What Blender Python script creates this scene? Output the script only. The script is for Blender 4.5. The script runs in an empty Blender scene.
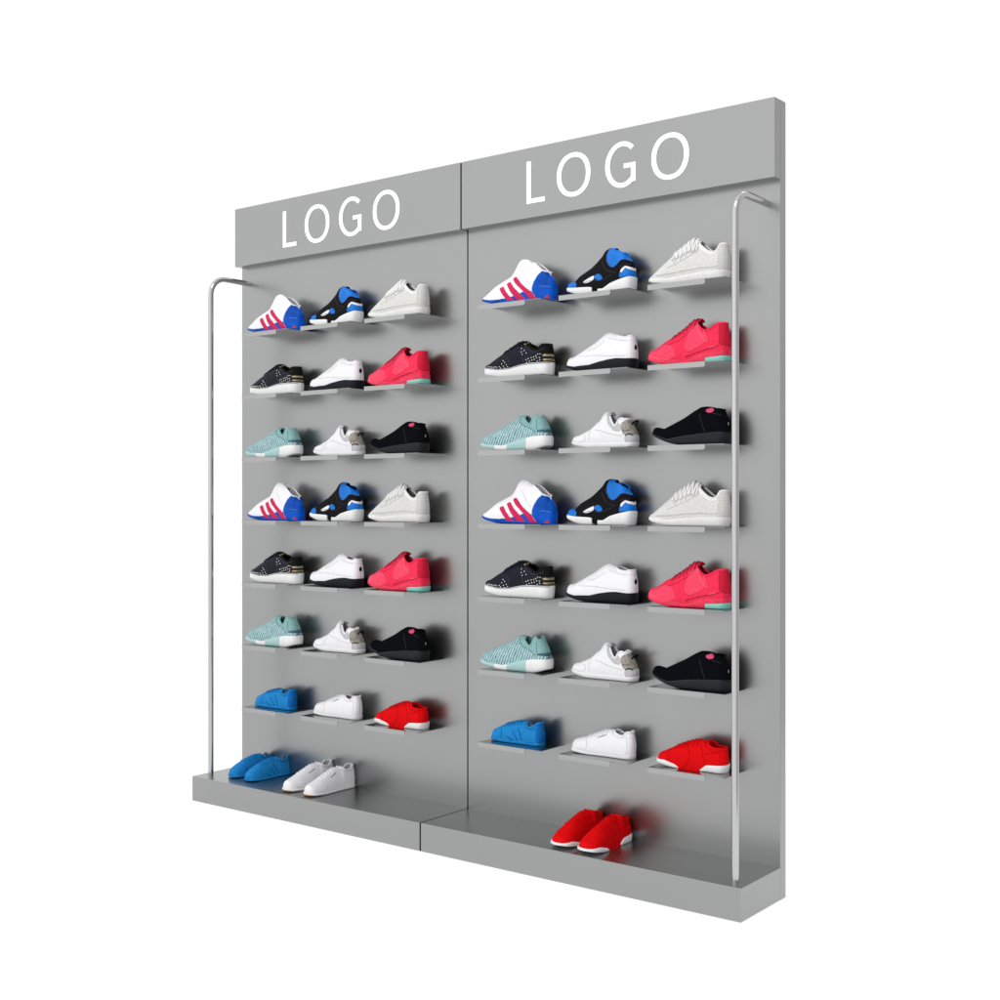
import bpy, bmesh, math, random
from mathutils import Vector
from math import radians as R
random.seed(4)
D = bpy.data
scn = bpy.context.scene
col = scn.collection

# ------------------------------------------------------------------ materials
def mat(name, color, rough=.6, metal=0., bump=0., bscale=400., vary=0., vscale=60., coat=0., sheen=0., emis=0., spec=.5):
    m = D.materials.new(name); m.use_nodes = True
    nt = m.node_tree; b = nt.nodes['Principled BSDF']
    b.inputs['Base Color'].default_value = (*color, 1)
    b.inputs['Roughness'].default_value = rough
    b.inputs['Metallic'].default_value = metal
    b.inputs['Coat Weight'].default_value = coat
    b.inputs['Coat Roughness'].default_value = .2
    b.inputs['Specular IOR Level'].default_value = spec
    if sheen: b.inputs['Sheen Weight'].default_value = sheen
    if emis:
        b.inputs['Emission Color'].default_value = (1, 1, 1, 1)
        b.inputs['Emission Strength'].default_value = emis
    tc = nt.nodes.new('ShaderNodeTexCoord')
    if vary:
        n = nt.nodes.new('ShaderNodeTexNoise'); n.inputs['Scale'].default_value = vscale; n.inputs['Detail'].default_value = 6
        nt.links.new(tc.outputs['Object'], n.inputs['Vector'])
        r = nt.nodes.new('ShaderNodeMapRange'); r.inputs['From Min'].default_value = .3; r.inputs['From Max'].default_value = .7
        r.inputs['To Min'].default_value = 1 - vary; r.inputs['To Max'].default_value = 1 + vary
        nt.links.new(n.outputs['Fac'], r.inputs['Value'])
        mx = nt.nodes.new('ShaderNodeMix'); mx.data_type = 'RGBA'; mx.blend_type = 'MULTIPLY'; mx.inputs['Factor'].default_value = 1
        mx.inputs['A'].default_value = (*color, 1)
        nt.links.new(r.outputs['Result'], mx.inputs['B']); nt.links.new(mx.outputs['Result'], b.inputs['Base Color'])
    if bump:
        n2 = nt.nodes.new('ShaderNodeTexNoise'); n2.inputs['Scale'].default_value = bscale; n2.inputs['Detail'].default_value = 4
        nt.links.new(tc.outputs['Object'], n2.inputs['Vector'])
        bp = nt.nodes.new('ShaderNodeBump'); bp.inputs['Strength'].default_value = bump; bp.inputs['Distance'].default_value = .002
        nt.links.new(n2.outputs['Fac'], bp.inputs['Height']); nt.links.new(bp.outputs['Normal'], b.inputs['Normal'])
    return m

def ramp_mat(name, stops, scale, dist, rough=.7, vec=(1, 1, 1), dscale=2., kind='BANDS', const=True, voronoi=False, rot=(0, 0, 0)):
    m = D.materials.new(name); m.use_nodes = True
    nt = m.node_tree; b = nt.nodes['Principled BSDF']; b.inputs['Roughness'].default_value = rough
    b.inputs['Specular IOR Level'].default_value = .3
    tc = nt.nodes.new('ShaderNodeTexCoord'); mp = nt.nodes.new('ShaderNodeMapping')
    mp.inputs['Scale'].default_value = vec; mp.inputs['Rotation'].default_value = rot
    nt.links.new(tc.outputs['Object'], mp.inputs['Vector'])
    if voronoi:
        w = nt.nodes.new('ShaderNodeTexVoronoi'); w.inputs['Scale'].default_value = scale; out = w.outputs['Distance']
    else:
        w = nt.nodes.new('ShaderNodeTexWave'); w.wave_type = 'BANDS'; w.bands_direction = 'X'
        w.inputs['Scale'].default_value = scale; w.inputs['Distortion'].default_value = dist; w.inputs['Detail Scale'].default_value = dscale
        w.inputs['Detail'].default_value = 3; out = w.outputs['Fac']
    nt.links.new(mp.outputs['Vector'], w.inputs['Vector'])
    cr = nt.nodes.new('ShaderNodeValToRGB')
    while len(cr.color_ramp.elements) < len(stops): cr.color_ramp.elements.new(.5)
    for e, (p, c) in zip(cr.color_ramp.elements, stops): e.position = p; e.color = (*c, 1)
    nt.links.new(out, cr.inputs['Fac']); nt.links.new(cr.outputs['Color'], b.inputs['Base Color'])
    bp = nt.nodes.new('ShaderNodeBump'); bp.inputs['Strength'].default_value = .5; bp.inputs['Distance'].default_value = .001
    nt.links.new(out, bp.inputs['Height']); nt.links.new(bp.outputs['Normal'], b.inputs['Normal'])
    return m

M = {}
GREY = (.337, .342, .339)
M['panel'] = mat('grey_satin_metal', GREY, .3, 1., bump=.02, bscale=900, vary=.012, vscale=3)
M['shelf'] = mat('grey_shelf_metal', (.31, .315, .312), .2, 1.)
M['edge'] = mat('bright_shelf_lip', (.385, .39, .387), .3, 1.)
M['black'] = mat('black_rubber', (.004, .004, .004), .8, spec=.05)
M['chrome'] = mat('polished_steel', (.52, .52, .52), .14, 1.)
M['letter'] = mat('white_lettering', (.9, .9, .9), .4, emis=.35)  # flat white letters, given a faint glow of their own
M['floor'] = mat('glowing_white_floor', (.25, .25, .25), .9, emis=.84, spec=0)  # grey base made white by added glow, which bleaches out the shadow
M['white'] = mat('white_leather', (.82, .82, .84), .45, bump=.15, bscale=500, vary=.02)
M['white_sole'] = mat('white_rubber', (.82, .82, .82), .5, vary=.03)
M['white_knit'] = mat('white_knit', (.83, .83, .84), .8, bump=.35, bscale=900, vary=.05, vscale=300)
M['black_sole'] = mat('black_sole', (.008, .009, .013), .5, bump=.3, bscale=250, spec=.15)
M['lining'] = mat('grey_lining', (.2, .2, .21), .9)
M['lin_white'] = mat('white_lining', (.6, .6, .62), .9)
M['a_blue'] = mat('royal_blue_leather', (.001, .070, .42), .4, bump=.2, bscale=120, vary=.4, vscale=22, spec=.12)
M['a_pink'] = mat('raspberry_stripe', (.60, .012, .085), .5, bump=.2, bscale=700, spec=.2)
M['a_red'] = mat('dark_red_rubber', (.45, .01, .04), .5)
M['b_black'] = mat('black_mesh', (.004, .004, .005), .7, bump=.5, bscale=500, spec=.12)
M['b_blue'] = mat('azure_mesh', (.008, .17, .62), .55, bump=.4, bscale=300, vary=.2, vscale=30, spec=.2)
M['c_knit'] = ramp_mat('pale_grey_knit', [(0, (.50, .50, .47)), (.45, (.62, .62, .59)), (1, (.76, .76, .74))], 330, 0, .85, voronoi=True)
M['c_heel'] = ramp_mat('ribbed_grey_heel', [(0, (.5, .49, .45)), (1, (.68, .68, .66))], 60, 3, .8, rot=(0, R(90), 0))
M['c_trim'] = mat('off_white_trim', (.78, .78, .76), .6, bump=.3, bscale=600)
M['c_sole'] = mat('off_white_sole', (.74, .74, .72), .55, vary=.05, vscale=80, bump=.2, bscale=200)
M['d_leather'] = mat('black_navy_leather', (.008, .009, .018), .4, bump=.2, bscale=300, vary=.3, spec=.12)
M['d_suede'] = mat('black_suede', (.007, .007, .008), .9, bump=.5, bscale=700, spec=.1)
M['gold'] = mat('brass_trim', (.42, .36, .17), .3, .8, vary=.4, vscale=60)
M['stud'] = mat('silver_studs', (.9, .88, .8), .3, .3)
M['f_coral'] = mat('coral_pink_mesh', (.84, .017, .072), .46, bump=.5, bscale=260, vary=.14, vscale=90, spec=.22)
M['f_gloss'] = mat('glossy_coral_overlay', (.87, .035, .10), .28, bump=.6, bscale=330, vary=.16, vscale=160, coat=.12, spec=.3)
M['f_dark'] = mat('deep_coral_heel', (.56, .008, .035), .6, bump=.5, bscale=300, vary=.1, spec=.15)
M['f_lace'] = mat('crimson_laces', (.30, .004, .03), .6)
M['f_sole'] = mat('coral_sole', (.80, .03, .085), .35, vary=.2, vscale=50, spec=.3)
M['mint'] = mat('mint_rubber', (.22, .62, .53), .5)
M['g_knit'] = ramp_mat('aqua_striped_knit', [(0, (.11, .20, .25)), (.2, (.15, .28, .32)), (.42, (.24, .42, .43)), (.62, (.33, .52, .52)), (.85, (.50, .66, .66)), (1, (.38, .56, .56))], 34, 3.0, .85, vec=(1, 1, .55), dscale=6, rot=(0, R(-28), 0))
M['g_teal'] = mat('aqua_knit_collar', (.22, .42, .41), .85, bump=.5, bscale=600, vary=.12, vscale=200)
M['g_navy'] = mat('dark_teal_band', (.04, .11, .15), .7, vary=.5, vscale=200)
M['g_mint'] = mat('pale_aqua_rubber', (.38, .60, .58), .5)
M['h_tan'] = mat('taupe_mesh', (.30, .275, .23), .6, bump=.5, bscale=300, vary=.35, vscale=90)
M['h_grey'] = mat('light_grey_mesh', (.50, .50, .51), .8, bump=.3, bscale=600, vary=.1, vscale=150)
M['i_black'] = mat('matte_black_knit', (.0028, .0032, .005), .9, bump=.5, bscale=500, spec=.04)
M['i_gloss'] = mat('black_band', (.007, .008, .012), .45)
M['i_sole'] = mat('charcoal_sole', (.009, .011, .014), .5, spec=.2)
M['i_pink'] = mat('pink_patch', (.62, .05, .14), .6, bump=.4, bscale=500, vary=.3, vscale=200)
M['j_blue'] = mat('bright_blue_suede', (.012, .225, .56), .7, spec=.12, bump=.4, bscale=500, vary=.12, vscale=120)
M['j_deep'] = mat('blue_heel_suede', (.003, .13, .43), .7, spec=.12, bump=.4, bscale=500, vary=.12, vscale=120)
M['j_lace'] = mat('navy_laces', (.003, .11, .38), .7, spec=.1)
M['a_light'] = mat('pale_blue_highlight_and_seam', (.25, .45, .85), .4)  # highlight on the heel panel's edge put into colour; also tints the heel seam
M['seam_white'] = mat('grey_stitching', (.62, .62, .66), .7)
M['b_pipe'] = mat('charcoal_piping', (.05, .035, .035), .5)
M['d_seam'] = mat('dark_stitching', (.06, .06, .08), .6)
M['f_light'] = mat('light_pink_piping', (.95, .18, .26), .4)
M['h_dark'] = mat('dark_taupe_strap', (.10, .09, .075), .6)
M['i_line'] = mat('dark_grey_piping', (.03, .033, .04), .5)
M['grey_mark'] = mat('grey_side_mark', (.25, .25, .25), .5)
M['k_lace'] = mat('white_laces', (.72, .72, .75), .7)
M['gum'] = mat('gum_rubber', (.55, .36, .22), .5)
M['l_red'] = mat('scarlet_suede', (.70, .001, .003), .7, bump=.4, bscale=400, vary=.08, vscale=100, spec=.08)
M['l_suede'] = mat('deep_scarlet_panel', (.58, .001, .003), .7, bump=.4, bscale=400, vary=.08, spec=.08)
M['l_lace'] = mat('red_laces', (.50, .001, .004), .7, spec=.08)

# ------------------------------------------------------------------ helpers
def link(name, me, m, parent=None, smooth=False, loc=None):
    o = D.objects.new(name, me); col.objects.link(o)
    if m: me.materials.append(M[m] if isinstance(m, str) else m)
    if parent: o.parent = parent
    if smooth:
        for p in me.polygons: p.use_smooth = True
    if loc: o.location = loc
    return o
def from_bm(name, bm, m, parent=None, smooth=False):
    me = D.meshes.new(name); bm.normal_update(); bm.to_mesh(me); bm.free()
    return link(name, me, m, parent, smooth)
def box_bm(x0, x1, y0, y1, z0, z1, bev=0.):
    bm = bmesh.new()
    bmesh.ops.create_cube(bm, size=1)
    for v in bm.verts:
        v.co = Vector(((x0+x1)/2+v.co.x*(x1-x0), (y0+y1)/2+v.co.y*(y1-y0), (z0+z1)/2+v.co.z*(z1-z0)))
    if bev: bmesh.ops.bevel(bm, geom=bm.edges[:], offset=bev, segments=2, affect='EDGES', profile=.5)
    return bm
def empty(name, label, cat, group=None, loc=(0, 0, 0), rz=0):
    o = D.objects.new(name, None); col.objects.link(o); o.empty_display_size = .05
    o.location = loc; o.rotation_euler = (0, 0, rz)
    o['label'] = label; o['category'] = cat
    if group: o['group'] = group
    return o
def tube_bm(pts, r, seg=10, closed=False, flat=1., caps=True):
    bm = bmesh.new(); pts = [Vector(p) for p in pts]; n = len(pts); rings = []
    up = None
    for i, p in enumerate(pts):
        a = pts[i-1] if (i > 0 or closed) else p; b = pts[(i+1) % n] if (i < n-1 or closed) else p
        t = (b-a).normalized()
        if up is None: up = t.orthogonal().normalized()
        up = (up - t*up.dot(t)).normalized(); s = t.cross(up)
        rings.append([bm.verts.new(p + up*math.cos(2*math.pi*k/seg)*r*flat + s*math.sin(2*math.pi*k/seg)*r) for k in range(seg)])
    for i in range(n if closed else n-1):
        A, B = rings[i], rings[(i+1) % n]
        for k in range(seg): bm.faces.new((A[k], A[(k+1) % seg], B[(k+1) % seg], B[k]))
    if not closed and caps:
        bm.faces.new(rings[0][::-1]); bm.faces.new(rings[-1])
    return bm

# ------------------------------------------------------------------ studio
ground = from_bm('floor', box_bm(-60, 2.4, -60, 60, -.05, -.0015), 'floor'); ground['kind'] = 'structure'  # added glowing ground; ends at right so the stand's side reflects less of it

# ------------------------------------------------------------------ display stands
W, T, HP, DB, ZB, ZH, ZT = 1.2, .036, .038, .257, .0973, 2.151, 2.389
SHELF_D, SX, SW, SZ0, SDZ = .13, .1525, .2605, 1.857, .2477
GAP = .0024
def letter_bm(kind, x0, x1, z0, z1, y):
    bm = bmesh.new(); th = .0022
    def ring(outer, inner, closed=True):
        n = len(outer)
        vo = [bm.verts.new((a, y-th, b)) for a, b in outer]; vi = [bm.verts.new((a, y-th, b)) for a, b in inner]
        wo = [bm.verts.new((a, y+.0002, b)) for a, b in outer]; wi = [bm.verts.new((a, y+.0002, b)) for a, b in inner]
        for k in range(n if closed else n-1):
            j = (k+1) % n
            bm.faces.new((vo[k], vo[j], vi[j], vi[k])); bm.faces.new((wo[k], wi[k], wi[j], wo[j]))
            bm.faces.new((vo[k], wo[k], wo[j], vo[j])); bm.faces.new((vi[k], vi[j], wi[j], wi[k]))
        if not closed:
            for k in (0, n-1): bm.faces.new((vo[k], vi[k], wi[k], wo[k]))
    s = .0168; cx, cz = (x0+x1)/2, (z0+z1)/2; rx, rz = (x1-x0)/2, (z1-z0)/2
    if kind == 'L':
        for a, b, c, d in ((x0, x0+s, z0, z1), (x0+s, x1, z0, z0+s*.9)):
            q = box_bm(a, b, y-th, y+.0002, c, d); me = D.meshes.new('t'); q.to_mesh(me); q.free(); bm.from_mesh(me); D.meshes.remove(me)
    elif kind == 'O':
        e = 2.15; f = lambda t, a, b: (cx+a*math.copysign(abs(math.cos(t))**(2/e), math.cos(t)), cz+b*math.copysign(abs(math.sin(t))**(2/e), math.sin(t)))
        ts = [2*math.pi*k/72 for k in range(72)]
        ring([f(t, rx, rz) for t in ts], [f(t, rx-s, rz-s*.86) for t in ts])
    else:
        t0, t1 = R(47), R(322); ts = [t0+(t1-t0)*k/60 for k in range(61)]
        k = 1.12
        ox = x0+rx*k
        o_, i_ = [(ox+rx*k*math.cos(t), cz+rz*math.sin(t)) for t in ts], [(ox+(rx*k-s)*math.cos(t), cz+(rz-s*.86)*math.sin(t)) for t in ts]
        o_ = [(min(a, x1), b) for a, b in o_]; i_ = [(min(a, x1), b) for a, b in i_]
        ring(o_, i_, False)
        for a, b, c, d in ((x1-s, x1, cz-rz*.80, cz+rz*.02), (x1-s*2.6, x1-s, cz+rz*.02-s*.85, cz+rz*.02)):
            q = box_bm(a, b, y-th-.0002, y+.0001, c, d); me = D.meshes.new('t'); q.to_mesh(me); q.free(); bm.from_mesh(me); D.meshes.remove(me)
    return bm
def shelf_meshes():
    t = .0022
    bm = box_bm(0, SW, -SHELF_D, 0, -t, 0, .0004)
    plate = D.meshes.new('shelf'); bm.to_mesh(plate); bm.free()
    L, h, r = .198, .0165, .006
    pts = [(0, -.0003), (0, -h)] + [(L-r+r*math.sin(a), -h+r-r*math.cos(a)) for a in (0, .4, .8, 1.2, 1.57)] + [(L, -.0003)]
    bm = bmesh.new()
    f = [bm.verts.new((x, -SHELF_D-.0028, z)) for x, z in pts]; b = [bm.verts.new((x, -SHELF_D-.0008, z)) for x, z in pts]
    bm.faces.new(f[::-1]); bm.faces.new(b); n = len(pts)
    for k in range(n): bm.faces.new((f[k], f[(k+1) % n], b[(k+1) % n], b[k]))
    bmesh.ops.recalc_face_normals(bm, faces=bm.faces[:])
    lip = D.meshes.new('front_lip'); bm.to_mesh(lip); bm.free()
    plate.materials.append(M['shelf']); lip.materials.append(M['edge'])
    return plate, lip
PLATE, LIP = shelf_meshes()
def stand(side):
    x0, x1 = (GAP, W) if side > 0 else (-W, -GAP)
    nm = 'right' if side > 0 else 'left'
    s = empty('display_stand', {'right': 'right half of the grey metal shoe wall, nearer, with chrome tube on its right',
                                'left': 'left half of the grey metal shoe wall, farther, with chrome tube on its left'}[nm],
              'display stand', 'grey shoe display stands joined side by side', ((x0+x1)/2, 0, 0))
    off = Vector(((x0+x1)/2, 0, 0))
    def add(name, bm, m, parent=s, smooth=False):
        bmesh.ops.translate(bm, verts=bm.verts[:], vec=-off); return from_bm(name, bm, m, parent, smooth)
    bv = .0012
    add('back_panel', box_bm(x0, x1, 0, T, 0, ZT, bv), 'panel')
    h = add('header_board', box_bm(x0+.0005, x1-.0005, -HP, .01, ZH, ZT-.0005, bv), 'panel')
    add('base', box_bm(x0+.0005, x1-.0005, -DB, .01, .0004, ZB, bv), 'panel')
    for k, a, b, c, d in LETTERS[nm]:
        add('letter', letter_bm(k, a, b, c, d, -HP-.0002), 'letter', h)
    if side > 0:
        add('gap_shade_strip', box_bm(-GAP+.0002, GAP-.0002, .0012, T-.002, ZB, ZT-.003), 'black')  # added black strips stand in for the darkness inside the open gap
        add('gap_shade_strip', box_bm(-GAP+.0002, GAP-.0002, -HP+.0012, .0011, ZH+.001, ZT-.003), 'black')
        add('gap_shade_strip', box_bm(-GAP+.0002, GAP-.0002, -DB+.0012, 0, .001, ZB-.0015), 'black')
    # rail
    rx = 1.16 if side > 0 else -1.158
    ry, zt, r = (-.214 if side > 0 else -.198), 2.083, .072
    pts = [(rx, ry, ZB-.002)] + [(rx, ry, ZB+(zt-r-ZB)*k/4) for k in range(1, 4)]
    pts += [(rx, ry+r-r*math.cos(a), zt-r+r*math.sin(a)) for a in [math.pi/2*k/14 for k in range(15)]] + [(rx, -.0002, zt)]
    tb = add('tube_rail', tube_bm(pts, .0107, 32, caps=False), 'chrome', smooth=True)
    for row in range(7):
        for c in range(3):
            p = D.objects.new('shelf', PLATE); col.objects.link(p); p.parent = s
            X = SX + c*.334 + (0 if side > 0 else -W)
            p.location = Vector((X, -.0003, SZ0-row*SDZ)) - off
            l = D.objects.new('front_lip', LIP); col.objects.link(l); l.parent = p
    return s
LETTERS = {'right': [['L', 0.2898, 0.3649, 2.1991, 2.3415], ['O', 0.415, 0.5479, 2.1972, 2.3421], ['G', 0.6059, 0.7202, 2.1981, 2.3457], ['O', 0.779, 0.9127, 2.1973, 2.343]], 'left': [['L', -0.9111, -0.8357, 2.1963, 2.3387], ['O', -0.7868, -0.6531, 2.1927, 2.3405], ['G', -0.5999, -0.4831, 2.1946, 2.3437], ['O', -0.423, -0.2905, 2.1957, 2.3424]]}
stand(1); stand(-1)

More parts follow.
